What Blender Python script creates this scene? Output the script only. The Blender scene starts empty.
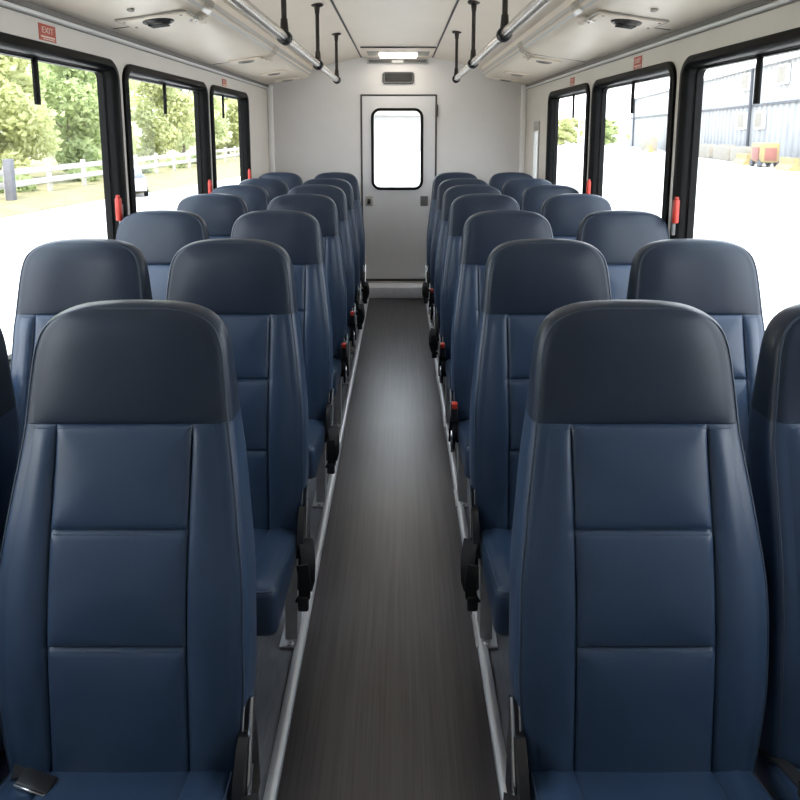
import bpy, bmesh, math, random
from mathutils import Vector, Matrix
random.seed(7)
C = bpy.context.scene.collection
R = math.radians
PI = math.pi

# ------------------------------------------------------------------ materials
def mat(name, col, rough=.5, metal=0, spec=.5, noise=None, bump=None, stretch=(1, 1, 1), coat=0):
    m = bpy.data.materials.new(name); m.use_nodes = True
    nt = m.node_tree; b = nt.nodes['Principled BSDF']
    b.inputs['Base Color'].default_value = (*col, 1)
    b.inputs['Roughness'].default_value = rough
    b.inputs['Metallic'].default_value = metal
    b.inputs['Specular IOR Level'].default_value = spec
    if coat: b.inputs['Coat Weight'].default_value = coat; b.inputs['Coat Roughness'].default_value = .25
    if noise or bump:
        tc = nt.nodes.new('ShaderNodeTexCoord'); mp = nt.nodes.new('ShaderNodeMapping')
        mp.inputs['Scale'].default_value = stretch
        nt.links.new(tc.outputs['Object'], mp.inputs['Vector'])
    if noise:
        sc, amt = noise
        n = nt.nodes.new('ShaderNodeTexNoise'); n.inputs['Scale'].default_value = sc; n.inputs['Detail'].default_value = 5
        nt.links.new(mp.outputs['Vector'], n.inputs['Vector'])
        r = nt.nodes.new('ShaderNodeValToRGB')
        r.color_ramp.elements[0].position = .3; r.color_ramp.elements[1].position = .7
        r.color_ramp.elements[0].color = (*[c * (1 - amt) for c in col], 1)
        r.color_ramp.elements[1].color = (*[min(1, c * (1 + amt)) for c in col], 1)
        nt.links.new(n.outputs['Fac'], r.inputs['Fac']); nt.links.new(r.outputs['Color'], b.inputs['Base Color'])
    if bump:
        sc, st, dist = bump
        n2 = nt.nodes.new('ShaderNodeTexNoise'); n2.inputs['Scale'].default_value = sc; n2.inputs['Detail'].default_value = 3
        nt.links.new(mp.outputs['Vector'], n2.inputs['Vector'])
        bp = nt.nodes.new('ShaderNodeBump'); bp.inputs['Strength'].default_value = st; bp.inputs['Distance'].default_value = dist
        nt.links.new(n2.outputs['Fac'], bp.inputs['Height']); nt.links.new(bp.outputs['Normal'], b.inputs['Normal'])
    return m

def emis(name, col, s):
    m = bpy.data.materials.new(name); m.use_nodes = True
    b = m.node_tree.nodes['Principled BSDF']
    b.inputs['Base Color'].default_value = (.8, .8, .8, 1)
    b.inputs['Emission Color'].default_value = (*col, 1); b.inputs['Emission Strength'].default_value = s
    return m

def glass(name, tint=(.97, .98, .98), refl=.05):
    m = bpy.data.materials.new(name); m.use_nodes = True
    nt = m.node_tree; nt.nodes.clear()
    o = nt.nodes.new('ShaderNodeOutputMaterial'); mx = nt.nodes.new('ShaderNodeMixShader')
    t = nt.nodes.new('ShaderNodeBsdfTransparent'); t.inputs['Color'].default_value = (*tint, 1)
    g = nt.nodes.new('ShaderNodeBsdfGlossy'); g.inputs['Roughness'].default_value = .02
    mx.inputs['Fac'].default_value = refl
    nt.links.new(t.outputs[0], mx.inputs[1]); nt.links.new(g.outputs[0], mx.inputs[2]); nt.links.new(mx.outputs[0], o.inputs[0])
    return m

M = {}
M['vinyl'] = mat('navy_vinyl', (.027, .050, .096), .36, spec=.50, noise=(9, .10), bump=(420, .12, .0006))
M['vinyl_head_shaded'] = mat('navy_vinyl_shaded', (.0180, .0275, .0475), .37, spec=.34, noise=(9, .10), bump=(420, .12, .0006))  # same vinyl as the back, with the headrest's shade put into the colour
M['piping'] = mat('piping_vinyl', (.04, .058, .09), .36, noise=(20, .1))
M['thread'] = mat('stitch_thread', (.055, .085, .14), .7)
M['black'] = mat('black_plastic', (.012, .012, .014), .38, noise=(30, .2))
M['rubber'] = mat('black_window_rubber', (.004, .004, .0042), .45, spec=.12, noise=(40, .2))
M['webbing'] = mat('black_webbing', (.012, .012, .014), .8, bump=(300, .3, .001))
M['chrome'] = mat('chrome_metal', (.75, .76, .78), .18, metal=1, noise=(60, .05))
M['steel'] = mat('brushed_steel', (.62, .60, .57), .24, metal=1, noise=(50, .02), stretch=(1, .05, 1))
M['alu'] = mat('aluminium_trim', (.74, .75, .78), .36, metal=.6, noise=(60, .08), stretch=(1, .03, 1))
M['leg'] = mat('grey_leg_metal', (.42, .42, .43), .42, metal=.7, noise=(40, .1))
M['wall'] = mat('wall_panel', (.72, .685, .635), .5, noise=(3, .03), bump=(200, .05, .0008))
M['rearwall'] = mat('rear_wall_panel', (.74, .725, .715), .5, noise=(3, .03), bump=(200, .05, .0008))
M['door'] = mat('door_panel', (.77, .765, .775), .42, noise=(3, .02))
M['ceil'] = mat('ceiling_panel', (.80, .705, .59), .45, noise=(2.5, .03), bump=(150, .05, .0008))
M['duct'] = mat('duct_panel', (.78, .69, .58), .42, noise=(3, .03), bump=(150, .05, .0008))
M['band'] = mat('duct_face_band', (.46, .44, .405), .35, noise=(6, .06), stretch=(1, .1, 1))
M['shadow_line'] = mat('moulding_shadow_line', (.20, .185, .17), .5, noise=(6, .06), stretch=(1, .1, 1))  # dark tone paints the shadow line under the soffit
M['seam'] = mat('dark_seam', (.07, .065, .06), .6, noise=(30, .1))
M['white'] = mat('white_trim', (.90, .89, .88), .4, noise=(6, .02))
M['bronze'] = mat('dark_bronze_rod', (.035, .027, .022), .4, metal=.3, noise=(40, .15))
M['grey'] = mat('grey_plastic', (.13, .13, .13), .5, noise=(60, .12))
M['ltgrey'] = mat('light_grey_plastic', (.45, .44, .42), .45, noise=(30, .06))
M['darkgrey'] = mat('dark_grey_grille', (.045, .045, .045), .55, noise=(80, .15))
M['ventdark'] = mat('vent_dark', (.035, .032, .03), .4, noise=(60, .15))
M['ventpale'] = mat('vent_pale', (.34, .32, .29), .5, noise=(60, .1))
M['red'] = mat('red_plastic', (.46, .032, .018), .4, noise=(30, .1))
M['sticker'] = mat('red_sticker', (.50, .10, .065), .5, noise=(40, .12))
M['ink'] = mat('sticker_white_ink', (.80, .66, .58), .5, noise=(80, .05))
M['clear'] = glass('clear_plastic', (.93, .92, .90), .14)
M['glass'] = glass('window_glass')
M['lamp'] = emis('lamp_diffuser', (1, .92, .80), 4.0)
M['stepm'] = mat('pale_step_panel', (.86, .87, .94), .35, noise=(20, .06))

def floor_mat():
    m = bpy.data.materials.new('aisle_vinyl_wood'); m.use_nodes = True
    nt = m.node_tree; b = nt.nodes['Principled BSDF']
    tc = nt.nodes.new('ShaderNodeTexCoord')
    mp = nt.nodes.new('ShaderNodeMapping'); mp.inputs['Scale'].default_value = (95, 2.2, 1); mp.inputs['Location'].default_value = (41.3, 17.7, 5.37)
    nt.links.new(tc.outputs['Object'], mp.inputs['Vector'])
    n = nt.nodes.new('ShaderNodeTexNoise'); n.inputs['Scale'].default_value = 1; n.inputs['Detail'].default_value = 5; n.inputs['Roughness'].default_value = .62
    nt.links.new(mp.outputs['Vector'], n.inputs['Vector'])
    r = nt.nodes.new('ShaderNodeValToRGB')
    r.color_ramp.elements[0].position = .32; r.color_ramp.elements[1].position = .7
    r.color_ramp.elements[0].color = (.0195, .017, .020, 1); r.color_ramp.elements[1].color = (.069, .060, .070, 1)
    nt.links.new(n.outputs['Fac'], r.inputs['Fac'])
    n3 = nt.nodes.new('ShaderNodeTexNoise'); n3.inputs['Scale'].default_value = 9; n3.inputs['Detail'].default_value = 4
    nt.links.new(tc.outputs['Object'], n3.inputs['Vector'])
    mr = nt.nodes.new('ShaderNodeMapRange'); mr.inputs['To Min'].default_value = .285; mr.inputs['To Max'].default_value = .36
    nt.links.new(n3.outputs['Fac'], mr.inputs['Value']); nt.links.new(mr.outputs[0], b.inputs['Roughness'])
    b.inputs['Specular IOR Level'].default_value = 1.0
    nt.links.new(r.outputs['Color'], b.inputs['Base Color'])
    return m
M['aisle'] = floor_mat()
M['sidefloor'] = mat('grey_side_vinyl', (.155, .162, .185), .5, noise=(14, .18), stretch=(8, 1, 1))
# outdoors
M['yard'] = mat('pale_concrete_yard', (.50, .485, .47), .85, noise=(.25, .08))
M['verge'] = mat('dry_grass_verge', (.20, .18, .095), .9, noise=(1.2, .25))
M['fence'] = mat('whitewashed_fence', (.40, .385, .37), .8, noise=(3, .12))
M['post'] = mat('weathered_grey_post', (.12, .12, .14), .8, noise=(4, .15))
M['trunk'] = mat('tree_bark', (.22, .19, .16), .9, noise=(5, .25))
def leaf(name, col, tr):
    m = mat(name, col, .6, noise=(.7, .30))
    nt = m.node_tree; b = nt.nodes['Principled BSDF']
    out = [n for n in nt.nodes if n.type == 'OUTPUT_MATERIAL'][0]
    t = nt.nodes.new('ShaderNodeBsdfTranslucent'); t.inputs['Color'].default_value = (*tr, 1)
    mx = nt.nodes.new('ShaderNodeMixShader'); mx.inputs['Fac'].default_value = .45
    nt.links.new(b.outputs[0], mx.inputs[1]); nt.links.new(t.outputs[0], mx.inputs[2]); nt.links.new(mx.outputs[0], out.inputs[0])
    return m
M['leaf'] = leaf('yellow_green_leaves', (.48, .50, .28), (.70, .72, .38))
M['leaf_dark'] = leaf('mid_green_leaves', (.40, .46, .25), (.56, .64, .32))
M['leaf_pale'] = leaf('pale_green_leaves', (.60, .64, .42), (.82, .86, .56))
M['metalwall'] = mat('grey_corrugated_cladding', (.30, .303, .315), .7, noise=(.4, .08))
M['metalwall2'] = mat('pale_grey_cladding', (.36, .36, .365), .7, noise=(.4, .08))
M['metaldark'] = mat('dark_grey_pipe', (.06, .065, .08), .6, noise=(4, .1))
M['paleblock'] = mat('pale_concrete_block', (.235, .215, .185), .85, noise=(2, .1))
M['yellow'] = mat('yellow_paint', (.27, .215, .10), .6, noise=(3, .1))
M['redpaint'] = mat('faded_red_paint', (.22, .09, .075), .6, noise=(3, .1))
M['carwhite'] = mat('white_car_paint', (.45, .45, .46), .3, noise=(3, .02))
M['carglass'] = mat('car_glass', (.10, .11, .13), .1, noise=(3, .05))

# ------------------------------------------------------------------ mesh helpers
class MB:
    def __init__(s): s.v = []; s.f = []; s.mi = []
    def add(s, vs, fs, mi=0):
        o = len(s.v); s.v += [tuple(v) for v in vs]
        s.f += [tuple(i + o for i in f) for f in fs]; s.mi += [mi] * len(fs)
        return s
    def box(s, x0, x1, y0, y1, z0, z1, mi=0, T=None):
        vs = [Vector(p) for p in ((x0, y0, z0), (x1, y0, z0), (x1, y1, z0), (x0, y1, z0), (x0, y0, z1), (x1, y0, z1), (x1, y1, z1), (x0, y1, z1))]
        if T: vs = [T @ v for v in vs]
        return s.add(vs, [(0, 3, 2, 1), (4, 5, 6, 7), (0, 1, 5, 4), (1, 2, 6, 5), (2, 3, 7, 6), (3, 0, 4, 7)], mi)
    def bbox(s, x0, x1, y0, y1, z0, z1, b=.004, seg=2, mi=0, T=None):
        bm = bmesh.new(); bmesh.ops.create_cube(bm, size=1)
        for v in bm.verts:
            v.co = Vector(((x0 + x1) / 2 + v.co.x * (x1 - x0), (y0 + y1) / 2 + v.co.y * (y1 - y0), (z0 + z1) / 2 + v.co.z * (z1 - z0)))
        bmesh.ops.bevel(bm, geom=bm.edges[:], offset=min(b, .45 * min(abs(x1 - x0), abs(y1 - y0), abs(z1 - z0))), segments=seg, affect='EDGES', profile=.5)
        bm.verts.index_update()
        vs = [(T @ v.co if T else v.co.copy()) for v in bm.verts]; fs = [[v.index for v in f.verts] for f in bm.faces]
        bm.free(); return s.add(vs, fs, mi)
    def tube(s, pts, r, n=10, mi=0, cap=True, flat=None):
        pts = [Vector(p) for p in pts]; rings = []
        rr = r if isinstance(r, (list, tuple)) else [r] * len(pts)
        prev = None
        for i, p in enumerate(pts):
            d = (pts[min(i + 1, len(pts) - 1)] - pts[max(i - 1, 0)]).normalized()
            if prev is None:
                a = Vector((0, 0, 1)) if abs(d.z) < .9 else Vector((1, 0, 0))
                u = d.cross(a).normalized()
            else:
                u = (prev - d * prev.dot(d)).normalized()
            prev = u; w = d.cross(u)
            fl = flat or (1, 1)
            rings.append([p + (u * math.cos(2 * PI * k / n) * fl[0] + w * math.sin(2 * PI * k / n) * fl[1]) * rr[i] for k in range(n)])
        return s.loft(rings, mi, cap)
    def loft(s, rings, mi=0, cap=True, closed=True):
        n = len(rings[0]); vs = [p for r in rings for p in r]; fs = []
        for i in range(len(rings) - 1):
            for k in range(n if closed else n - 1):
                a = i * n + k; b = i * n + (k + 1) % n
                fs.append((a, b, b + n, a + n))
        if cap:
            fs.append(tuple(range(n - 1, -1, -1))); fs.append(tuple((len(rings) - 1) * n + k for k in range(n)))
        return s.add(vs, fs, mi)
    def lathe(s, prof, T=Matrix(), n=20, mi=0):
        rings = [[T @ Vector((r * math.cos(2 * PI * k / n), r * math.sin(2 * PI * k / n), z)) for k in range(n)] for r, z in prof]
        return s.loft(rings, mi, True)
    def prism(s, poly, axis, a, b, mi=0):
        # polygon in the two other axes extruded along axis from a to b
        def P(q, t):
            if axis == 0: return (t, q[0], q[1])
            if axis == 1: return (q[0], t, q[1])
            return (q[0], q[1], t)
        return s.loft([[P(q, a) for q in poly], [P(q, b) for q in poly]], mi, True)
    def build(s, name, m, parent=None, smooth=38, loc=None):
        me = bpy.data.meshes.new(name); me.from_pydata(s.v, [], s.f)
        ms = m if isinstance(m, list) else [m]
        for q in ms: me.materials.append(q)
        if len(ms) > 1: me.polygons.foreach_set('material_index', s.mi)
        bm = bmesh.new(); bm.from_mesh(me); bmesh.ops.recalc_face_normals(bm, faces=bm.faces[:]); bm.to_mesh(me); bm.free()
        if smooth:
            me.shade_smooth(); me.set_sharp_from_angle(angle=R(smooth))
        me.update()
        o = bpy.data.objects.new(name, me); C.objects.link(o)
        if parent: o.parent = parent
        if loc: o.location = loc
        return o

def tag(o, label, cat, group=None, kind=None):
    o['label'] = label; o['category'] = cat
    if group: o['group'] = group
    if kind: o['kind'] = kind
    return o
def empty(name, loc=(0, 0, 0), rz=0):
    o = bpy.data.objects.new(name, None); o.empty_display_size = .1; C.objects.link(o)
    o.location = loc; o.rotation_euler = (0, 0, rz); return o
def struct(o):
    o['kind'] = 'structure'; return o
def copy_tree(o, parent=None):
    c = o.copy(); C.objects.link(c)
    if parent: c.parent = parent
    for ch in list(o.children): copy_tree(ch, c)
    return c

def rrect(a0, a1, b0, b1, r, n=8):
    pts = []
    for cx_, cy_, s0 in ((a1 - r, b1 - r, 0), (a0 + r, b1 - r, 90), (a0 + r, b0 + r, 180), (a1 - r, b0 + r, 270)):
        for k in range(n + 1):
            t = R(s0 + 90 * k / n); pts.append((cx_ + r * math.cos(t), cy_ + r * math.sin(t)))
    return pts
def ring_sweep(mb, a0, a1, b0, b1, rad, prof, P, mi=0):
    """closed profile [(inset, depth)] swept round a rounded rectangle; P(a, b, depth) -> xyz"""
    loops = [[P(a, b, d) for a, b in rrect(a0 + i, a1 - i, b0 + i, b1 - i, max(rad - i, .008))] for i, d in prof]
    loops.append(loops[0]); mb.loft(loops, mi, cap=False)
def panel_holes(mb, us, vs, holes, P, d0, d1, mi=0):
    """boxes on a grid of u,v lines, leaving out cells inside the holes"""
    us = sorted(set(us + [h[0] for h in holes] + [h[1] for h in holes])); vs = sorted(set(vs + [h[2] for h in holes] + [h[3] for h in holes]))
    for i in range(len(us) - 1):
        for j in range(len(vs) - 1):
            cu = (us[i] + us[i + 1]) / 2; cv = (vs[j] + vs[j + 1]) / 2
            if any(h[0] < cu < h[1] and h[2] < cv < h[3] for h in holes): continue
            c = [P(u, v, d) for d in (d0, d1) for (u, v) in ((us[i], vs[j]), (us[i + 1], vs[j]), (us[i + 1], vs[j + 1]), (us[i], vs[j + 1]))]
            mb.add(c, [(0, 1, 2, 3), (7, 6, 5, 4), (0, 4, 5, 1), (1, 5, 6, 2), (2, 6, 7, 3), (3, 7, 4, 0)], mi)

# ------------------------------------------------------------------ the bus body
XW = 1.224; YR = 6.18; YF = -1.3; AIS = .287
# floor: grey side strips with a dark wood-grain aisle runner between the trims
mb = MB()
mb.box(-XW - .05, -AIS, YF, YR + .05, -.08, 0, 0); mb.box(AIS, XW + .05, YF, YR + .05, -.08, 0, 0); mb.box(-AIS, AIS, YF, YR + .05, -.08, .001, 1)
struct(mb.build('floor', [M['sidefloor'], M['aisle']], smooth=0))
for i, s in enumerate((-1, 1)):
    mb = MB(); x = s * AIS
    prof = [(x - .0165, 0.001), (x - .014, .009), (x - .006, .0145), (x + .006, .0145), (x + .014, .009), (x + .0165, .001)]
    mb.prism(prof, 1, YF, 6.0)
    struct(mb.build('trim_%d' % (i + 1), M['alu']))
# raised pale step in front of the rear door
mb = MB(); mb.bbox(-.40, .43, 6.0, YR - .001, 0.001, .115, .012, 3); o = struct(mb.build('step', M['stepm']))

# side walls with window openings
WIN = {-1: [(.35, 1.52), (1.58, 2.89), (2.945, 4.205), (4.28, 5.325)], 1: [(.35, 1.44), (1.50, 2.765), (2.825, 4.02), (4.095, 5.20)]}
ZB, ZT = .80, 1.905
names = {-1: 'wall_left', 1: 'wall_right'}
win_n = 0
DIV = {-1: [None, 2.315, 3.57, 4.735], 1: [None, 2.25, 3.45, 4.62]}
HND = {-1: [None, (2.775, 1.325), (4.13, 1.29), (5.23, 1.295)], 1: [None, (2.70, 1.325), (3.97, 1.305), None]}
for s in (-1, 1):
    P = lambda u, v, d, s=s: (s * (XW - d), u, v)
    mb = MB(); holes = [(a + .03, b - .03, ZB + .03, ZT - .03) for a, b in WIN[s]]
    if s == 1: holes.append((5.54, 5.74, .9, 1.68))
    panel_holes(mb, [YF, YR + .05], [-.08, 2.4], holes, P, 0, -.055)
    struct(mb.build(names[s], M['wall'], smooth=0))
    for k, (a, b) in enumerate(WIN[s]):
        win_n += 1
        w = struct(empty('window_%d' % win_n, (s * XW, (a + b) / 2, ZB)))
        w.matrix_world = Matrix.Translation((s * XW, (a + b) / 2, ZB))
        L = lambda u, v, d, s=s, a=a, b=b: (-s * d, u - (a + b) / 2, v - ZB)
        mb = MB()
        ring_sweep(mb, a, b, ZB, ZT, .085, [(0, .001), (0, .012), (.010, .019), (.030, .019), (.040, .010), (.045, -.006), (.045, -.03), (.056, -.034), (.056, -.062), (.0, -.062), (.02, -.056), (.028, -.03), (.028, .001)], L)
        mb.build('window_frame', M['rubber'], w)
        mb = MB(); ring_sweep(mb, a + .044, b - .044, ZB + .044, ZT - .044, .045, [(0, -.038), (.004, -.030), (.009, -.038), (.009, -.055), (0, -.055)], L)
        mb.build('glazing_seal', M['black'], w)
        mb = MB(); pts = rrect(a + .05, b - .05, ZB + .05, ZT - .05, .04)
        mb.loft([[L(u, v, -.044) for u, v in pts], [L(u, v, -.050) for u, v in pts]])
        mb.build('glass_pane', M['glass'], w)
        if DIV[s][k]:
            mb = MB(); yc = DIV[s][k] - (a + b) / 2
            mb.bbox(*sorted((s * .030, s * .042)), yc - .014, yc + .014, 1.692 - ZB, ZT - ZB - .045, .003)
            mb.build('centre_bar', M['rubber'], w)
        if HND[s][k]:
            y, z = HND[s][k]; y -= (a + b) / 2; z -= ZB
            mb = MB(); mb.bbox(*sorted((-s * .012, -s * .036)), y - .013, y + .013, z - .115, z - .012, .008, 3)
            mb.bbox(*sorted((-s * .016, -s * .030)), y - .010, y + .010, z - .02, z, .005, 2)
            h = mb.build('release_handle', M['red'], w); h['label'] = 'red emergency release handle on the window frame'
            mb = MB(); mb.bbox(*sorted((-s * .010, -s * .026)), y + .022, y + .045, z - .17, z - .045, .004)
            mb.build('handle_bracket', M['grey'], w)
# narrow side window near the rear right corner
win_n += 1
w = struct(empty('window_%d' % win_n, (XW, 5.64, .9)))
mb = MB(); ring_sweep(mb, -.105, .105, -.005, .785, .012, [(0, .001), (0, .010), (.014, .012), (.018, .0), (.018, -.05), (0, -.05)], lambda u, v, d: (-d, u, v))
mb.bbox(-.012, .02, -.086, .086, .70, .768, .003)
mb.build('window_frame', M['ltgrey'], w)
mb = MB(); mb.box(.034, .040, -.088, .088, .012, .768); mb.build('glass_pane', M['glass'], w, smooth=0)

# ceiling: flat centre panel, sloping sides, duct soffits along both walls
ZC = 2.285
mb = MB()
prof = [(-XW - .05, 2.12), (-.80, 2.172), (-.60, 2.232), (-.335, ZC), (.335, ZC), (.60, 2.232), (.80, 2.172), (XW + .05, 2.12), (XW + .05, 2.42), (-XW - .05, 2.42)]
mb.prism(prof, 1, YF, YR + .05)
struct(mb.build('ceiling', M['ceil'], smooth=12))
tn = 2
for s in (-1, 1):
    tn += 1
    mb = MB(); mb.box(s * .335 - .006, s * .335 + .006, YF, YR, ZC - .004, ZC + .002); 
    struct(mb.build('trim_%d' % tn, M['seam'], smooth=0))
for y in (3.42, 1.2):                       # cross joints of the sloping panels
    pass
# duct soffit
duct_prof = [(1.205, 2.026), (1.0, 2.052), (.86, 2.074), (.835, 2.080), (.815, 2.088), (.800, 2.100), (.790, 2.116), (.783, 2.135), (.778, 2.158), (.772, 2.19)]
for s in (-1, 1):
    tn += 1
    YE = 6.05
    root = struct(empty('trim_%d' % tn, (0, 0, 0)))
    mb = MB(); rings = []
    full = [(x, z) for x, z in duct_prof] + [(.80, 2.2), (XW, 2.14), (XW, 2.028)]
    cx_ = 1.0; cz_ = 2.12
    for y, k in ((YF, 1), (YE - .05, 1), (YE - .022, .985), (YE - .006, .955), (YE, .90)):
        rings.append([(s * (XW - (XW - x) * k), y, 2.16 - (2.16 - z) * (k if k < 1 else 1)) for x, z in full])
    mb.loft(rings); mb.build('duct_panel', M['duct'], root, smooth=25)
    # lengthwise darker bands on the inner face
    mb = MB()
    mb.prism([(s * .7975, 2.102), (s * .7895, 2.113), (s * .7865, 2.112), (s * .7945, 2.1005)], 1, YF, YE - .06)
    mb.prism([(s * .7845, 2.128), (s * .779, 2.150), (s * .776, 2.1495), (s * .7815, 2.1275)], 1, YF, YE - .06)
    mb.build('face_band', M['band'], root, smooth=0)
    # joints with clear plastic clips
    for y in ((2.80, 4.26) if s < 0 else (2.83, 4.10)):
        mb = MB(); mb.prism([(s * 1.185, 2.026), (s * .86, 2.0715), (s * .86, 2.074), (s * 1.185, 2.0285)], 1, y - .003, y + .003)
        mb.build('duct_joint', M['seam'], root, smooth=0)
        cp = [(.87, 2.069), (.845, 2.073), (.82, 2.080), (.800, 2.092), (.787, 2.108), (.778, 2.128), (.772, 2.15)]
        out = [(x - .008 * (i / 6), z - .007) for i, (x, z) in enumerate(cp)]
        mb = MB(); mb.prism([(s * x, z) for x, z in cp] + [(s * x, z) for x, z in reversed(out)], 1, y - .05, y + .05)
        mb.bbox(*sorted((s * .80, s * .83)), y - .05, y + .05, 2.055, 2.078, .006)
        cl = mb.build('clear_clip', M['clear'], root)
        for dy in (-.03, .03):
            mb = MB(); mb.lathe([(.0055, 0), (.0055, -.005), (.003, -.007)], Matrix.Translation((s * .843, y + dy, 2.066)), 8)
            mb.build('screw', M['steel'], cl)
    # wall moulding under the soffit: shadow line painted as a dark strip, white bead, thin dark line
    tn += 1
    mb = MB()
    mb.prism([(s * XW, 2.030), (s * (XW - .020), 2.030), (s * (XW - .016), 2.006), (s * XW, 2.006)], 1, YF, YR, 0)
    mb.tube([(s * (XW - .006), YF, 1.999), (s * (XW - .006), YR, 1.999)], .0085, 10, 1)
    mb.prism([(s * XW, 1.989), (s * (XW - .005), 1.989), (s * (XW - .005), 1.985), (s * XW, 1.985)], 1, YF, YR, 0)
    struct(mb.build('trim_%d' % tn, [M['shadow_line'], M['white']]))

# solid wall added unseen behind the camera to block light from the front
mb = MB(); panel_holes(mb, [-XW - .05, XW + .05], [-.08, 2.4], [], lambda u, v, d: (u, YF + d, v), 0, -.055)
struct(mb.build('front_light_block', M['wall'], smooth=0))
# rear wall with the door opening
DX0, DX1, DZ0, DZ1 = -.342, .374, .135, 1.938
mb = MB(); PR = lambda u, v, d: (u, YR - d, v)
panel_holes(mb, [-XW - .05, XW + .05], [-.08, 2.4], [(DX0, DX1, DZ0, DZ1)], PR, 0, -.055)
struct(mb.build('wall_rear', M['rearwall'], smooth=0))
for s in (-1, 1):                           # white corner posts
    tn += 1
    mb = MB(); mb.bbox(*sorted((s * (XW - .002), s * (XW - .052))), YR - .05, YR - .001, .0, 2.03, .014, 3)
    struct(mb.build('trim_%d' % tn, M['white']))
d = struct(empty('door_1', ((DX0 + DX1) / 2, YR, DZ0)))
dcx = (DX0 + DX1) / 2
PD = lambda u, v, q: (u - dcx, -q, v - DZ0)
WX0, WX1, WZ0, WZ1 = -.248, .251, 1.035, 1.816
mb = MB(); panel_holes(mb, [DX0 + .010, DX1 - .010], [DZ0 + .018, DZ1 - .010], [(WX0 + .02, WX1 - .02, WZ0 + .02, WZ1 - .02)], PD, -.004, -.045)
mb.build('door_leaf', M['door'], d, smooth=0)
mb = MB(); ring_sweep(mb, DX0 - .006, DX1 + .006, DZ0 - .001, DZ1 + .006, .01, [(0, .001), (0, .006), (.008, .006), (.010, -.008), (.016, -.010), (.016, -.05), (0.006, -.05), (.006, .001)], PD)
mb.box(DX0 - dcx, DX1 - dcx, -.006, .04, .0, .020)
mb.build('door_frame', M['seam'], d)
mb = MB(); ring_sweep(mb, WX0, WX1, WZ0, WZ1, .085, [(0, -.005), (0, .006), (.008, .011), (.020, .010), (.027, .002), (.027, -.03), (.02, -.03), (.02, -.005)], PD)
mb.build('window_gasket', M['rubber'], d)
mb = MB(); pts = rrect(WX0 + .024, WX1 - .024, WZ0 + .024, WZ1 - .024, .06)
mb.loft([[PD(u, v, -.018) for u, v in pts], [PD(u, v, -.023) for u, v in pts]]); mb.build('window_pane', M['glass'], d)
for (x, h) in ((-.272, True), (.262, False)):
    mb = MB(); mb.bbox(x - dcx - .036, x - dcx + .036, -.006, .005, .928 - DZ0 - .048, .928 - DZ0 + .048, .004)
    lp = mb.build('latch_plate', M['ltgrey'] if h else M['grey'], d)
    if h:
        mb = MB(); mb.bbox(x - dcx - .016, x - dcx + .016, -.010, -.005, .928 - DZ0 - .028, .928 - DZ0 + .022, .003)
        mb.lathe([(.011, 0), (.011, .012), (.008, .015)], Matrix.Translation((x - dcx, -.009, .928 - DZ0)) @ Matrix.Rotation(R(90), 4, 'X'), 12)
        mb.build('latch', M['ventdark'], lp)
for z in (1.79, .98):
    mb = MB(); mb.bbox(DX1 - dcx - .006, DX1 - dcx + .016, -.022, .0, z - DZ0 - .055, z - DZ0 + .055, .003)
    mb.tube([(DX1 - dcx + .003, -.024, z - DZ0 - .06), (DX1 - dcx + .003, -.024, z - DZ0 + .06)], .008, 8)
    mb.build('hinge', M['seam'], d)
# ------------------------------------------------------------------ fittings on rear wall and ceiling
t = tag(empty('wall_grille', (.013, YR, 2.095)), 'dark grey rounded louvred grille on rear wall above the door', 'grille')
mb = MB(); pts = rrect(-.150, .150, -.056, .056, .028); pin = rrect(-.142, .142, -.048, .048, .022)
mb.loft([[(x, -.0005, z) for x, z in pts], [(x, -.016, z) for x, z in pts], [(x, -.022, z) for x, z in pin], [(x, -.012, z) for x, z in rrect(-.128, .128, -.036, .036, .014)]], cap=False)
mb.build('frame', M['grey'], t)
mb = MB(); mb.box(-.13, .13, -.010, -.001, -.038, .038)
for k in range(6): mb.bbox(-.128, .128, -.017, -.008, -.034 + k * .0125, -.026 + k * .0125, .002)
mb.build('louvre', M['darkgrey'], t)
t = tag(empty('marker_bar', (.005, YR, 2.245)), 'long thin grey bar at the top of the rear wall, just under the ceiling lamp', 'light bar')
mb = MB(); mb.bbox(-.285, .285, -.03, -.0005, -.021, .021, .006); mb.build('housing', M['ltgrey'], t)
for q in (-.165, .165):
    mb = MB(); mb.bbox(q - .105, q + .105, -.034, -.028, -.013, .013, .003); mb.build('lens_strip', M['grey'], t)
mb = MB(); mb.bbox(-.05, .05, -.036, -.028, -.012, .012, .004); mb.build('centre_lens', M['white'], t)

t = tag(empty('ceiling_lamp', (.013, 5.77, ZC)), 'wide rectangular ceiling lamp with a lit strip at the rear of the bus', 'lamp')
mb = MB(); mb.bbox(-.30, .30, -.36, .34, -.014, -.0005, .006); mb.build('housing', M['ceil'], t)
mb = MB(); mb.box(-.31, .31, -.375, -.363, -.012, -.001); mb.build('edge_strip', M['seam'], t, smooth=0)
for s in (-1, 1):
    mb = MB(); mb.bbox(*sorted((s * .17, s * .27)), -.16, .10, -.020, -.012, .004); mb.build('end_cover', M['ventpale'], t)
mb = MB(); mb.bbox(-.165, .165, -.05, .22, -.030, -.013, .008, 3); mb.build('diffuser', M['lamp'], t)

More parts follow.
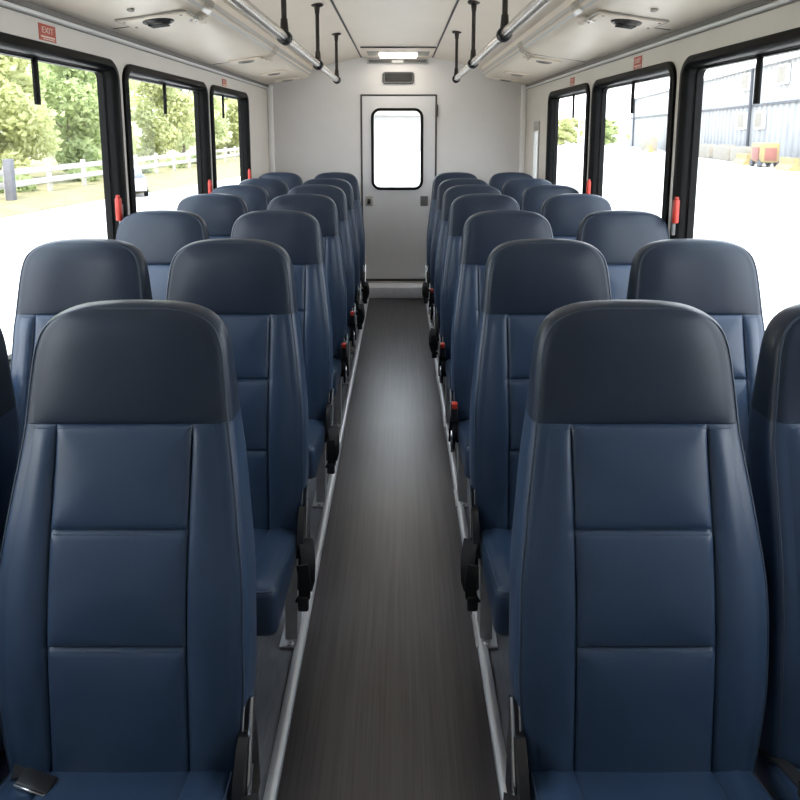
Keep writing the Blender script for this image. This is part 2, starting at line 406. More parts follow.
# handrails
for s in (-1, 1):
    YE = 4.615 if s < 0 else 4.525; x = s * .415; zr = 1.955
    hy = [4.60, 3.55, 2.535, 1.50, .45] if s < 0 else [4.51, 3.48, 2.45, 1.42, .40]
    t = tag(empty('handrail', (x, YE, zr)), 'long steel grab rail hung from the ceiling on the %s side of the aisle' % ('left' if s < 0 else 'right'), 'handrail')
    mb = MB(); mb.tube([(0, YF - YE + .2, 0), (0, -.004, 0), (0, 0, 0)], [.0185, .0185, .016], 18); mb.build('rail', M['steel'], t)
    for y in hy:
        dy = y - YE - (.012 if y > 4 else 0); zc = ZC - (abs(x) - .335) * .2 - zr
        mb = MB(); mb.tube([(0, dy, .02), (0, dy, zc - .004)], .0105, 10)
        mb.tube([(0, dy, .022), (0, dy, .07)], [.017, .013], 10)
        mb.tube([(0, dy, zc - .05), (0, dy, zc - .012)], [.012, .016], 10)
        hg = mb.build('hanger', M['bronze'], t)
        mb = MB(); w_ = .024
        prof = [(.0188, -w_), (.025, -w_), (.028, -w_ + .004), (.028, -.008), (.024, -.006), (.024, .006), (.028, .008), (.028, w_ - .004), (.025, w_), (.0188, w_)]
        T = Matrix.Translation((0, dy, 0)) @ Matrix.Rotation(R(90), 4, 'X')
        mb.loft([[T @ Vector((r * math.cos(2 * PI * k / 18), r * math.sin(2 * PI * k / 18), z)) for k in range(18)] for r, z in prof], cap=False)
        mb.build('collar', M['black'], hg)
        mb = MB(); mb.lathe([(.030, zc + .004), (.034, zc), (.034, zc - .006), (.026, zc - .012), (.016, zc - .014)], Matrix.Translation((0, dy, 0)), 16)
        mb.build('mount_plate', M['bronze'], hg)

# ceiling vents on the soffits
def soffit_z(x): return 2.028 + (1.19 - abs(x)) * .128
order = ['nearest the camera', 'second from the camera', 'third from the camera', 'farthest, by the rear wall']
for s in (-1, 1):
    ys = [2.72, 4.24, 5.15, 5.78] if s < 0 else [2.74, 4.27, 5.24, 5.80]
    for k, y in enumerate(ys):
        x = s * .965
        side = 'left' if s < 0 else 'right'
        lab = ('round black air nozzle on a pale plate in the %s soffit, nearest the camera' % side) if k == 0 else ('pale oval vent in the %s ceiling soffit, %s' % (side, order[k]))
        t = empty('air_vent', (x, y, soffit_z(x) - .001)); tag(t, lab, 'vent', 'soffit air vents')
        t.rotation_euler = (0, s * R(7.3), 0)
        big = k == 0
        mb = MB(); a, b = (.135, .08) if big else (.10, .06)
        mb.bbox(-a, a, -b, b, -.010, .002, .004); mb.build('base_plate', M['ceil'], t)
        if big:
            mb = MB(); ring_sweep(mb, -a - .012, a + .012, -b - .012, b + .012, .02, [(0, .001), (0, -.004), (.010, -.004), (.010, .001)], lambda u, v, q: (u, v, q))
            mb.build('rim', M['ventpale'], t)
            mb = MB(); mb.lathe([(.062, -.008), (.062, -.013), (.057, -.017), (.05, -.015), (.046, -.020), (.036, -.026), (.020, -.028)], Matrix(), 24)
            nz = mb.build('nozzle', M['ventdark'], t)
            mb = MB()
            for q in range(5): mb.bbox(-.036, .036, -.026 + q * .0125, -.023 + q * .0125, -.031, -.024, .001)
            mb.build('louvre', M['black'], nz)
            for sx in (-1, 1):
                for sy in (-1, 1):
                    mb = MB(); mb.lathe([(.006, -.009), (.006, -.012), (.003, -.014)], Matrix.Translation((sx * .115, sy * .06, 0)), 8)
                    mb.build('screw', M['ventpale'], t)
        else:
            mb = MB(); mb.lathe([(.045, -.009), (.045, -.016), (.040, -.019), (.034, -.014), (.02, -.013)], Matrix.Diagonal((1.15, .8, 1, 1)), 22)
            nz = mb.build('nozzle', M['ventpale'], t)
            mb = MB()
            for q in range(3): mb.bbox(-.034, .034, -.016 + q * .014, -.012 + q * .014, -.019, -.012, .001)
            mb.build('louvre', M['ventdark'], nz)
for s in (-1, 1):
    x = s * .985; y = 2.50
    mb = MB(); mb.lathe([(.014, .0), (.014, -.006), (.008, -.010)], Matrix.Identity(4), 14)
    o = mb.build('ceiling_stud', M['ventpale'], loc=(x, y, soffit_z(x) - .001))
    tag(o, 'small round metal stud on %s soffit beside the black air nozzle' % ('left' if s < 0 else 'right'), 'stud')

# red emergency stickers over the windows
def text_mb(txt, h):
    cu = bpy.data.curves.new('lettering', 'FONT'); cu.body = txt; cu.size = h; cu.align_x = 'CENTER'; cu.align_y = 'CENTER'
    cu.extrude = .0004; cu.resolution_u = 2
    o = bpy.data.objects.new('lettering', cu); C.objects.link(o)
    me = bpy.data.meshes.new_from_object(o.evaluated_get(bpy.context.evaluated_depsgraph_get()))
    bpy.data.objects.remove(o); bpy.data.curves.remove(cu)
    return me
stk = [(-1, 2.29, 2.40, 1.915, 1.972, 'small red exit sticker above the nearest left window', True),
       (-1, 4.60, 4.71, 1.915, 1.965, 'small faded red sticker above the farthest left window', False),
       (1, 3.245, 3.355, 1.910, 1.970, 'small red sticker above the middle right window', False),
       (1, 4.48, 4.59, 1.912, 1.966, 'small faded red sticker above the farthest right window', False)]
for s, y0, y1, z0, z1, lab, big in stk:
    t = tag(empty('exit_sticker', (s * XW, (y0 + y1) / 2, (z0 + z1) / 2)), lab, 'sticker', 'red window stickers')
    t.rotation_euler = (0, 0, s * R(-90))        # local -y faces into the bus
    w_, h_ = (y1 - y0) / 2, (z1 - z0) / 2
    mb = MB(); mb.bbox(-w_, w_, -.0022, -.0003, -h_, h_, .0006, 1); bk = mb.build('backing', M['sticker'], t)
    me = text_mb('EXIT', h_ * 1.05); me.materials.clear(); me.materials.append(M['ink'])
    o = bpy.data.objects.new('lettering', me); C.objects.link(o); o.parent = t
    o.location = (0, -.0026, h_ * .25); o.rotation_euler = (R(90), 0, 0); o.scale = (1.25, 1, 1)
    mb = MB(); mb.box(-w_ * .82, w_ * .82, -.0027, -.0021, -h_ * .62, -h_ * .42); mb.box(-w_ * .6, w_ * .82, -.0027, -.0021, -h_ * .84, -h_ * .74)
    mb.build('printed_line', M['ink'], t, smooth=0)

# ------------------------------------------------------------------ bus seats
ZTOP = 1.258; TAN = .175; XS = .133; RC = .030; TH = .115
OUT = [(.33, .222), (.42, .236), (.55, .2465), (.70, .2455), (.865, .2295), (1.03, .2075), (1.11, .2000), (1.165, .1935), (1.195, .1855), (1.215, .174), (1.231, .157), (1.243, .134), (1.2505, .108), (1.2545, .080), (1.2565, .05), (ZTOP, .02)]
NARROW = [False]
def wz(z):
    return min(wz0(z),   .2120) if NARROW[0] else wz0(z)
def wz0(z):
    xs = OUT
    for i in range(len(xs) - 1):
        if z <= xs[i + 1][0] or i == len(xs) - 2:
            (z0, w0), (z1, w1) = xs[i], xs[i + 1]
            def sl(j):
                if j <= 0: return (xs[1][1] - xs[0][1]) / (xs[1][0] - xs[0][0])
                if j >= len(xs) - 1: return (xs[-1][1] - xs[-2][1]) / (xs[-1][0] - xs[-2][0])
                a = (xs[j][1] - xs[j - 1][1]) / (xs[j][0] - xs[j - 1][0]); b = (xs[j + 1][1] - xs[j][1]) / (xs[j + 1][0] - xs[j][0])
                return 0 if a * b <= 0 else 2 * a * b / (a + b)
            h = z1 - z0; t = max(0, (z - z0) / h); m0, m1 = sl(i) * h, sl(i + 1) * h
            return (2 * t**3 - 3 * t**2 + 1) * w0 + (t**3 - 2 * t**2 + t) * m0 + (-2 * t**3 + 3 * t**2) * w1 + (t**3 - t**2) * m1
def yf(z):                                    # front face line of the reclined back, with a slight lumbar curve
    t = (1.266 - z)
    return -t * TAN - .026 * math.sin(PI * min(1, max(0, (z - .36) / .67))) ** 1.5 + (.010 * ((z - 1.06) / .2) ** 2 if z > 1.06 else 0) * .6
SEAMS = [.626, .840]; ZH = 1.031
def recede(e): return 0 if e >= RC else RC - math.sqrt(max(0, RC * RC - (RC - e) ** 2))
def cl(n, a, b, k=2.2):                       # positions from a to b clustered at both ends
    out = []
    for i in range(n + 1):
        t = i / n; q = .5 - .5 * math.cos(PI * t); out.append(a + (b - a) * (.35 * t + .65 * q))
    return out
def ring(z, front, thick, e, cols):
    thick = thick - .045 * max(0, min(1, (z - .95) / .3))
    """cols: list of (x, push) along the front between the two corner arcs"""
    w = wz(z); rc = min(RC, w * .8); y0 = front; rec = recede(e); pts = []
    yfr = y0 + rec; ybk = y0 + thick - rec
    r2 = min(rc, (ybk - yfr) * .45)
    for k in range(6):                        # left front corner
        t = R(180 - 90 * k / 6 * 1.0); pts.append((-w + rc + rc * math.cos(t), yfr + r2 - r2 * math.sin(t), z))
    for x, p in cols(w, rc): pts.append((x, yfr - p, z))
    for k in range(1, 7):
        t = R(90 - 90 * k / 6); pts.append((w - rc + rc * math.cos(t), yfr + r2 - r2 * math.sin(t), z))
    for k in range(0, 6):
        t = R(-90 * k / 5); pts.append((w - rc + rc * math.cos(t), ybk - r2 - r2 * math.sin(t), z))
    for k in range(5): pts.append(((w - rc) * (1 - 2 * (k + 1) / 6), ybk, z))
    for k in range(0, 6):
        t = R(270 - 90 * (k / 5)); pts.append((-w + rc + rc * math.cos(t), ybk - r2 - r2 * math.sin(t), z))
    return pts
def crease(d, sharp=.0066, ls=.0032, soft=.015, lf=.05): return sharp * (1 - math.exp(-d / ls)) + soft * (1 - math.exp(-d / lf))
def back_rows():
    zs = []
    ed = [.33, .41] + SEAMS + [ZH - .0005]
    for a, b in zip(ed[:-1], ed[1:]): zs += cl(16 if b - a > .1 else 4, a, b)[:-1]
    return zs + [ed[-1]]
def make_backrest_mesh():
    rings = []
    for z in back_rows():
        def cols(w, rc, z=z):
            out = []
            dh = min([abs(z - q) for q in SEAMS] + [ZH - z])
            db = min(ZH - z, 9)
            def bol(x):
                t = min(1, max(0, (abs(x) - XS) / (w - rc - XS))); d = min(abs(x) - XS, db)
                p = (.0062 * (1 - math.exp(-max(d, 0) / .003)) * (1 - t) ** 2 + .010 * math.sin(PI * t)) * (1 - math.exp(-max(db, 0) / .02))
                near = min(abs(z - q) for q in SEAMS)
                return p - .0045 * math.exp(-near / .007) * math.exp(-max(abs(x) - XS, 0) / .012) * (1 - t)
            for x in cl(10, -w + rc, -XS)[:-1]:
                out.append((x, bol(x)))
            for x in cl(28, -XS, XS):
                d = min(XS - abs(x), dh); out.append((x, crease(max(d, 0))))
            for x in cl(10, XS, w - rc)[1:]:
                out.append((x, bol(x)))
            return out
        rings.append(ring(z, yf(z), TH, 9, cols))
    return MB().loft(rings)
def head_rows():
    zs = [ZH + .0005, ZH + .003, ZH + .006, ZH + .011, ZH + .018, ZH + .03, ZH + .05, ZH + .08]
    zs += [1.135, 1.155, 1.172, 1.187, 1.2, 1.21, 1.22, 1.228, 1.235, 1.241, 1.246, 1.250, 1.2535, 1.256, 1.2573, ZTOP]
    return zs
def make_head_mesh():
    rings = []
    for z in head_rows():
        def cols(w, rc, z=z):
            n = 40; out = []
            for k in range(n + 1):
                u = -1 + 2 * k / n; x = u * (w - rc)
                p = crease(z - ZH, .004, .005, .010, .05) * (1 - abs(u) ** 4) * min(1, (ZTOP - z) / .06)
                out.append((x, p))
            return out
        rings.append(ring(z, yf(z), TH, ZTOP - z, cols))
    return MB().loft(rings)
def piping_path(z0, z1, n):
    k = RC * (1 - math.cos(R(45)))
    left = []
    for i in range(n + 1):
        t = i / n; z = z0 + (z1 - z0) * (1 - (1 - t) ** 2.2); left.append((-(wz(z)), z, yf(z) + recede(ZTOP - z) * .0))
    return left
def make_piping(z0, head):
    k = RC * .293
    if head in (-1, 1):
        zs = [z0 + (ZH - z0) * i / 30 for i in range(31)]
        return MB().tube([(head * (wz(z) - k), yf(z) + k, z) for z in zs], .0024, 6)
    zs = [q for q in head_rows() if q < 1.19]
    L = [(-(wz(z) - k), yf(z) + k, z) for z in zs]
    arc = []
    for z in (1.19, 1.2, 1.208, 1.216, 1.224, 1.231, 1.236, 1.241, 1.2445):
        f = (z - 1.19) / .0545
        w = wz(z + k * .75 * f)
        arc.append((-(w - k * (1 - .65 * f)), yf(z) + k, z))
    L += arc
    top = [(x, yf(1.25) + k, ZTOP - k - .0005) for x in (-.07, -.03, .03, .07)]
    full = L + [t for t in top if t[0] > L[-1][0] + .01 and t[0] < -L[-1][0] - .01] + [(-x, y, z) for x, y, z in reversed(L)]
    return MB().tube(full, .0026, 6)
def make_stitch(zone):
    mb = MB()
    def dash(x, z, dx, dz, push):
        y = yf(z) - push
        mb.box(x - dx, x + dx, y - .0012, y + .001, z - dz, z + dz)
    n = 44
    for z in [zone]:
        half = XS - .006 if z != ZH else wz(ZH) - .03
        m = int(n * half / XS)
        for i in range(m):
            x = -half + 2 * half * (i + .5) / m
            d = .0055; dd = min(d, XS - abs(x)) if z != ZH else d
            dash(x, z - d, .0016, .0006, crease(max(dd, .001)) * (1 if z != ZH else .92))
    return mb
def make_cushion():
    # lofted from front to back
    w0, zt, zb, y0, y1 = .224, .440, .302, -.510, -.09
    rings = []; rc = .026
    ys = [y0, y0 + .002, y0 + .006, y0 + .012, y0 + .020, y0 + .030, y0 + .045, y0 + .07, y0 + .11, y0 + .17, y0 + .24, y0 + .31, y0 + .37, y1]
    for y in ys:
        e = y - y0; rec = recede(e)
        w = w0 - rec * .9 - .010 * max(0, (e - .3) / .2); z1 = zt - rec - .078 * (e / .42) ** 1.15; z0 = zb + rec * .6
        pts = []
        for k in range(6):
            t = R(180 - 90 * k / 6); pts.append((-w + rc + rc * math.cos(t), y, z1 - rc + rc * math.sin(t)))
        cols = [(x, 0) for x in cl(6, -w + rc, -XS)[:-1]] + [(x, 1) for x in cl(18, -XS, XS)] + [(x, 0) for x in cl(6, XS, w - rc)[1:]]
        f = min(1, e / .05)
        for x, c in cols:
            d = abs(abs(x) - XS)
            edge = min(1, (w - rc - abs(x)) / .02) if not c else 1
            pts.append((x, y, z1 + crease(d, .003, .004, .010, .04) * f * max(edge, 0)))
        for k in range(1, 7):
            t = R(90 - 90 * k / 6); pts.append((w - rc + rc * math.cos(t), y, z1 - rc + rc * math.sin(t)))
        r2 = .014
        for k in range(4):
            t = R(-90 * k / 3); pts.append((w - r2 + r2 * math.cos(t), y, z0 + r2 + r2 * math.sin(t)))
        for k in range(4):
            t = R(270 - 90 * k / 3); pts.append((-w + r2 + r2 * math.cos(t), y, z0 + r2 + r2 * math.sin(t)))
        rings.append(pts)
    k = rc * .293
    pp = MB(); path = []
    for s in (-1, 1):
        seg = []
        for y in [y1 - .02, y0 + .3, y0 + .2, y0 + .1, y0 + .05, y0 + .03, y0 + .018]:
            e = y - y0; rec = recede(e); w = w0 - rec * .9 - .010 * max(0, (e - .3) / .2); z1 = zt - rec - .078 * (e / .42) ** 1.15
            seg.append((s * (w - k), y, z1 - k))
        seg.append((s * (w0 - .030), y0 + .009, zt - .009)); path.append(seg)
    pp.tube(path[0] + [(0, y0 + .0088, zt - .0088)] + list(reversed(path[1])), .0028, 6)
    return MB().loft(rings), pp

mesh_cache = {}
def inst(key, name, maker, m, parent):
    if key not in mesh_cache:
        o = maker().build(name, m, parent, smooth=50); mesh_cache[key] = o.data; return o
    o = bpy.data.objects.new(name, mesh_cache[key]); C.objects.link(o); o.parent = parent; return o
CU, CP = make_cushion()

def webbing(mb, pts, w=.024, t=.0025, axis='x'):
    """flat strap swept along pts, width along x"""
    rings = []
    pts = [Vector(p) for p in pts]
    for i, p in enumerate(pts):
        dd = (pts[min(i + 1, len(pts) - 1)] - pts[max(i - 1, 0)]).normalized()
        a = Vector((1, 0, 0)) if axis == 'x' else Vector((0, 1, 0))
        if abs(dd.dot(a)) > .9: a = Vector((0, 0, 1))
        wv = (a - dd * a.dot(dd)).normalized(); nv = dd.cross(wv)
        rings.append([p + wv * w - nv * t, p + wv * w + nv * t, p - wv * w + nv * t, p - wv * w - nv * t])
    mb.loft(rings)

def make_seat(a, aisle):
    """a = +1 / -1: direction of the aisle in local x"""
    r = empty('bus_seat')
    NARROW[0] = not aisle; kd = 'wide' if aisle else 'slim'
    b = inst(('back', kd), 'backrest', make_backrest_mesh, M['vinyl'], r)
    for q in (-1, 1): inst(('backpipe', q, kd), 'piping', lambda q=q: make_piping(.36, q), M['piping'], b)
    for q in SEAMS + [ZH]: inst(('stitch', kd, q), 'stitching', lambda q=q: make_stitch(q), M['thread'], b)
    h = inst('head', 'headrest', make_head_mesh, M['vinyl_head_shaded'], r); h['label'] = 'navy vinyl headrest pad with shade put into its colour'
    inst('headpipe', 'piping', lambda: make_piping(ZH, 2), M['piping'], h); NARROW[0] = False
    c = inst('cushion', 'seat_cushion', lambda: CU, M['vinyl'], r)
    inst('cushpipe', 'piping', lambda: CP, M['piping'], c)
    def frame():
        mb = MB()
        for s in (-1, 1): mb.tube([(s * .19, -.43, .285), (s * .19, -.06, .285), (s * .185, -.03, .33)], .0145, 8)
        for y in (-.42, -.12): mb.tube([(-.19, y, .284), (.19, y, .284)], .0135, 8)
        mb.bbox(-.19, .19, -.10, -.05, .27, .37, .004)
        return mb
    inst('frame', 'seat_frame', frame, M['black'], r)
    def leg(s):
        def f():
            mb = MB(); x = s * .197
            mb.prism([(-.175, .008), (-.095, .008), (-.085, .272), (-.140, .272)], 0, x - .019, x + .019)
            mb.bbox(x - .034, x + .034, -.205, -.065, 0.0005, .011, .003)
            for y in (-.192, -.078): mb.lathe([(.010, .010), (.010, .016), (.006, .019)], Matrix.Translation((x, y, 0)), 8)
            return mb
        return f
    for s in (-1, 1): inst(('leg', s), 'leg', leg(s), M['leg'], r)
    if aisle:
        def plate():
            mb = MB(); x = a * .243
            poly = [(-.128, .500), (-.112, .495), (-.085, .38), (-.075, .255), (-.185, .250), (-.215, .30), (-.218, .340), (-.180, .355), (-.158, .400)]
            mb.prism(poly, 0, x - .006, x + .006)
            mb.tube([(a * .225, -.115, .44), (x, -.115, .44)], .014, 10); mb.tube([(a * .18, -.15, .288), (x, -.15, .288)], .014, 10)
            mb.loft([[(a * .238 + q, -.178 + .055 * math.cos(t) * .55 + .03 * math.sin(t), .385 + .062 * math.sin(t)) for t in [2 * PI * j / 14 for j in range(14)]] for q in (-.010, .010)])
            return mb
        br = inst(('plate', a), 'recliner_bracket', plate, M['black'], r)
        def strip():
            mb = MB(); x = a * .251
            mb.tube([(x, -.122, .505), (x, -.140, .46), (x, -.185, .360)], .0056, 8)
            mb.tube([(x - a * .014, -.130, .500), (x - a * .014, -.148, .455)], .0024, 8)
            mb.tube([(x, -.150, .385), (x, -.178, .345), (x, -.212, .262)], .0050, 8)
            mb.tube([(x, -.182, .356), (x, -.206, .350), (x, -.220, .335), (x, -.218, .30)], .0038, 8)
            return mb
        s_ = inst(('strip', a), 'edge_strip', strip, M['chrome'], br); s_['label'] = 'bright chrome edge strips of the black bracket'
    return r

def add_belt(r, a, style):
    if style == 'folded':                     # black webbing bundle hanging on the aisle side
        def f():
            mb = MB(); x = a * .254
            webbing(mb, [(x, -.20, .37), (x + a * .010, -.235, .355), (x + a * .016, -.265, .33), (x + a * .016, -.285, .30), (x + a * .006, -.275, .262), (x, -.25, .25), (x - a * .002, -.225, .27), (x, -.215, .32)], .021, .003)
            webbing(mb, [(x + a * .004, -.30, .36), (x + a * .012, -.31, .31), (x + a * .008, -.30, .26), (x, -.298, .245), (x - a * .004, -.29, .235)], .017, .003)
            return mb
        b = inst(('belt', a), 'seat_belt', f, M['webbing'], r)
        def tongue():
            mb = MB(); x = a * .258
            mb.bbox(x - .016, x + .016, -.308, -.288, .215, .262, .006, 2); return mb
        inst(('tongue', a), 'buckle', tongue, M['black'], b)
    if style == 'buckle':                     # buckle with a red button standing beside the cushion
        dx, dy, dz = .244, -.225, .44
        def f():
            mb = MB(); x = a * dx
            webbing(mb, [(x, -.16, .285), (x + a * .002, -.185, .34), (x, dy + .015, .395), (x, dy, .425)], .017, .003); return mb
        b = inst(('stalk', a), 'seat_belt', f, M['webbing'], r)
        def bk():
            mb = MB(); x = a * dx; mb.bbox(x - .015, x + .015, dy - .020, dy + .012, .415, .488, .006, 3); return mb
        inst(('bk', a), 'buckle', bk, M['black'], b)
        def bt():
            mb = MB(); x = a * dx; mb.bbox(x - .011, x + .011, dy - .0225, dy + .008, .468, .491, .003, 2); return mb
        o = inst(('bt', a), 'release_button', bt, M['red'], b); o['label'] = 'red release button'
    if style == 'low':                        # small buckle lying between the pair of cushions
        def f():
            mb = MB(); x = a * .207
            webbing(mb, [(x, -.10, .36), (x, -.17, .405), (x + a * .0, -.23, .425)], .013, .0025, 'x'); return mb
        b = inst(('stalk2', a), 'seat_belt', f, M['webbing'], r)
        def bk():
            mb = MB(); x = a * .208; mb.bbox(x - .012, x + .012, -.30, -.225, .405, .440, .006, 3); return mb
        inst(('bk2', a), 'buckle', bk, M['black'], b)
        def bt():
            mb = MB(); x = a * .208; mb.bbox(x - .009, x + .009, -.303, -.275, .420, .4425, .004, 2); return mb
        o = inst(('bt2', a), 'release_button', bt, M['red'], b); o['label'] = 'red release button'
    if style == 'tongue':                     # strap end lying at the back of the cushion
        def f():
            mb = MB(); x = -a * .150
            webbing(mb, [(x - .05, -.13, .384), (x - .04, -.16, .388), (x - .03, -.185, .392)], .013, .0018); return mb
        b = f().build('seat_belt', M['webbing'], r)
        mb = MB(); x = -a * .120
        T = Matrix.Translation((x - .02, -.20, .397)) @ Matrix.Rotation(R(-12), 4, 'Z') @ Matrix.Rotation(R(6), 4, 'Y')
        mb.bbox(-.034, .034, -.012, .02, -.003, .005, .003, 2, T=T); mb.build('buckle', M['black'], b)
        mb = MB(); mb.bbox(-.035, .032, -.0155, -.0115, -.002, .003, .0015, 1, T=T); mb.build('edge_strip', M['chrome'], b)

ROWS = [1.228, 1.985, 2.740, 3.485, 4.085, 4.660, 5.343]
ordn = ['front', 'second', 'third', 'fourth', 'fifth', 'sixth', 'rearmost']
XA = {-1: -.512, 1: .497}; XWIN = {-1: -.981, 1: .968}
for s in (-1, 1):
    side = 'left' if s < 0 else 'right'
    for aisle in (True, False):
        for i, y in enumerate(ROWS):
            r = make_seat(-s, aisle)
            r.location = ((XA if aisle else XWIN)[s] + (0 if aisle or i not in (2, 3, 4) else s * (.028 if s < 0 else .034)), y, 0)
            od = {'front': 'nearest', 'rearmost': 'farthest'}.get(ordn[i], ordn[i])
            tl = '' if i in (0, 6) else ' from the camera'
            end = {0: ', closest to the camera', 6: ', by the rear door'}.get(i, '') if aisle else {0: ', cut by photo edge', 6: ', by the rear corner'}.get(i, '')
            lab = '%s navy vinyl high-back seat%s %s%s' % (od, tl, ('in the row left of the aisle' if s < 0 else 'in the row right of the aisle') if aisle else 'beside the %s windows' % side, end)
            tag(r, lab, 'seat', '%s seats on the %s side' % ('aisle' if aisle else 'window', side))
            if aisle:
                if (s, i) in ((-1, 3), (-1, 4), (1, 2), (1, 3), (1, 5)): add_belt(r, -s, 'buckle')
                else: add_belt(r, -s, 'folded')
                if s == -1 and i == 0: add_belt(r, -s, 'tongue')
            else: add_belt(r, -s, 'low')

# ------------------------------------------------------------------ outside
GZ = -1.0
mb = MB(); mb.box(-11.0, 260, -60, 400, GZ - .3, GZ); struct(mb.build('ground_yard', M['yard'], smooth=0))
mb = MB()
edge = [(-14.0, -60), (-13.0, 0), (-12.05, 19.2), (-11.4, 24.3), (-10.0, 31), (-9.0, 40), (-8.0, 60), (-6, 400), (-260, 400), (-260, -60)]
mb.prism(edge, 2, GZ - .3, GZ + .03); struct(mb.build('ground_verge', M['verge'], smooth=0))
mb = MB(); mb.box(-30, -11, -60, 400, GZ - .35, GZ - .0); struct(mb.build('ground_road', M['yard'], smooth=0))

# post and rail fence along the verge
fx = lambda y: -15.0 + (y - 23.9) * .02
t = tag(empty('rail_fence', (fx(24), 24, GZ)), 'pale two-rail wooden fence along the grass verge seen through left windows', 'fence')
for zr, nm in ((1.02, 'rail'), (.55, 'rail')):
    mb = MB(); mb.bbox(-.03, .03, -12, 34, zr - .12, zr + .12, .01, T=Matrix.Rotation(-.02, 4, 'Z')); mb.build('rail', M['fence'], t)
for k in range(16):
    y = -11 + k * 2.9
    mb = MB(); mb.bbox(.02 * y - .20, .02 * y - .03, y - .09, y + .09, .0, 1.28, .02); mb.build('post', M['fence'], t)
mb = MB(); mb.bbox(-.14, .14, -.14, .14, .0, 1.55, .03, T=Matrix.Identity(4)); o = mb.build('gate_post', M['post'], loc=(-14.55, 23.9, GZ + .02))
tag(o, 'stout grey wooden post standing in front of the pale fence at left', 'post')

# trees
def leaf_cloud(blobs, n, size, rnd):
    mb = MB()
    tot = sum(b[3] ** 2 for b in blobs)
    for (bx, by, bz, br) in blobs:
        for _ in range(int(n * br ** 2 / tot)):
            u = Vector((rnd.gauss(0, 1), rnd.gauss(0, 1), rnd.gauss(0, 1))).normalized() * br * (rnd.random() ** .45)
            p = Vector((bx, by, bz)) + Vector((u.x, u.y, u.z * .85))
            a = Vector((rnd.gauss(0, 1), rnd.gauss(0, 1), rnd.gauss(0, 1))).normalized()
            b = a.cross(Vector((rnd.gauss(0, 1), rnd.gauss(0, 1), rnd.gauss(0, 1)))).normalized(); L = size * rnd.uniform(.6, 1.4)
            q = a.cross(b) * L * .12
            mb.add([p - a * L, p + b * L * .55 + q, p + a * L, p - b * L * .55 + q], [(0, 1, 2), (0, 2, 3)])
    return mb
def tree_meshes(seed, h, rad, n, size, m):
    rnd = random.Random(seed); blobs = []
    for k in range(26):
        zz = .10 + .86 * (k + rnd.random()) / 26; rr = rad * (1 - (zz - .45) ** 2 * 1.6) * rnd.uniform(.25, .68); an = rnd.uniform(0, 2 * PI)
        blobs.append((math.cos(an) * rr, math.sin(an) * rr, zz * h, rad * rnd.uniform(.26, .44)))
    crown = leaf_cloud(blobs, n, size, rnd)
    tr = MB(); pts = [(0, 0, 0), (.08, .05, h * .25), (-.06, .1, h * .5), (.05, 0, h * .85)]
    tr.tube(pts, [h * .014, h * .011, h * .008, h * .003], 9)
    for k in range(7):
        b = rnd.choice(blobs); zz = min(max(b[2] - h * .18, h * .18), h * .7)
        tr.tube([(0, .05, zz), (b[0] * .5, b[1] * .5, (zz + b[2]) / 2), (b[0], b[1], b[2])], [h * .008, h * .006, h * .002], 6)
    return crown, tr
protos = []
for sd, h, rad, n, sz, m in ((3, 8.6, 3.0, 11000, .17, 'leaf'), (8, 7.8, 2.7, 10000, .16, 'leaf_dark'), (15, 10.5, 2.6, 6500, .17, 'leaf_pale')):
    cr, tr = tree_meshes(sd, h, rad, n, sz, m); protos.append((cr, tr, m, [None, None]))
def tree(kind, loc, sc, rz, lab, group, cat='tree', name='tree'):
    cr, tr, m, ms = protos[kind]
    t = tag(empty(name, loc, rz), lab, cat, group); t.scale = sc if isinstance(sc, tuple) else (sc, sc, sc)
    for k, (mbx, nm, mm) in enumerate(((cr, 'crown', M[m]), (tr, 'trunk', M['trunk']))):
        if ms[k] is None: o = mbx.build(nm, mm, t, smooth=0 if k == 0 else 40); ms[k] = o.data
        else:
            o = bpy.data.objects.new(nm, ms[k]); C.objects.link(o); o.parent = t
    return t
kinds = ['yellow-green tree', 'mid-green tree', 'tall pale green tree']
lt = [(0, -19.3, 18.6, 1.0), (1, -19.0, 24.4, 1.0), (0, -19.2, 30.4, 1.0), (1, -18.8, 36.6, 1.0), (2, -18.6, 42.4, 1.0), (0, -18.4, 48.4, 1.0), (2, -18.2, 54.4, 1.0), (2, -17.9, 60.4, 1.05),
      (0, -17.8, 67.0, 1.05), (2, -17.4, 74.0, 1.1), (1, -26.0, 24.6, 1.2), (0, -26.2, 32.4, 1.2), (1, -26.0, 40.4, 1.25), (2, -25.6, 48.8, 1.25), (0, -25.2, 57.6, 1.25), (2, -17.0, 84.0, 1.25)]
pl = ['first', 'second', 'third', 'fourth', 'fifth', 'sixth', 'seventh', 'eighth', 'ninth', 'tenth', 'eleventh', 'twelfth', 'thirteenth', 'fourteenth', 'fifteenth', 'sixteenth']
srt = sorted(range(len(lt)), key=lambda i: (400 - 640 * (.028 - lt[i][1]) / lt[i][2]))
for rank, i in enumerate(srt):
    k, x, y, sc = lt[i]
    tree(k, (x, y, GZ), sc, i * 1.7, '%s behind the pale fence, %s tree from the left' % (kinds[k], pl[rank]), 'trees behind the fence')
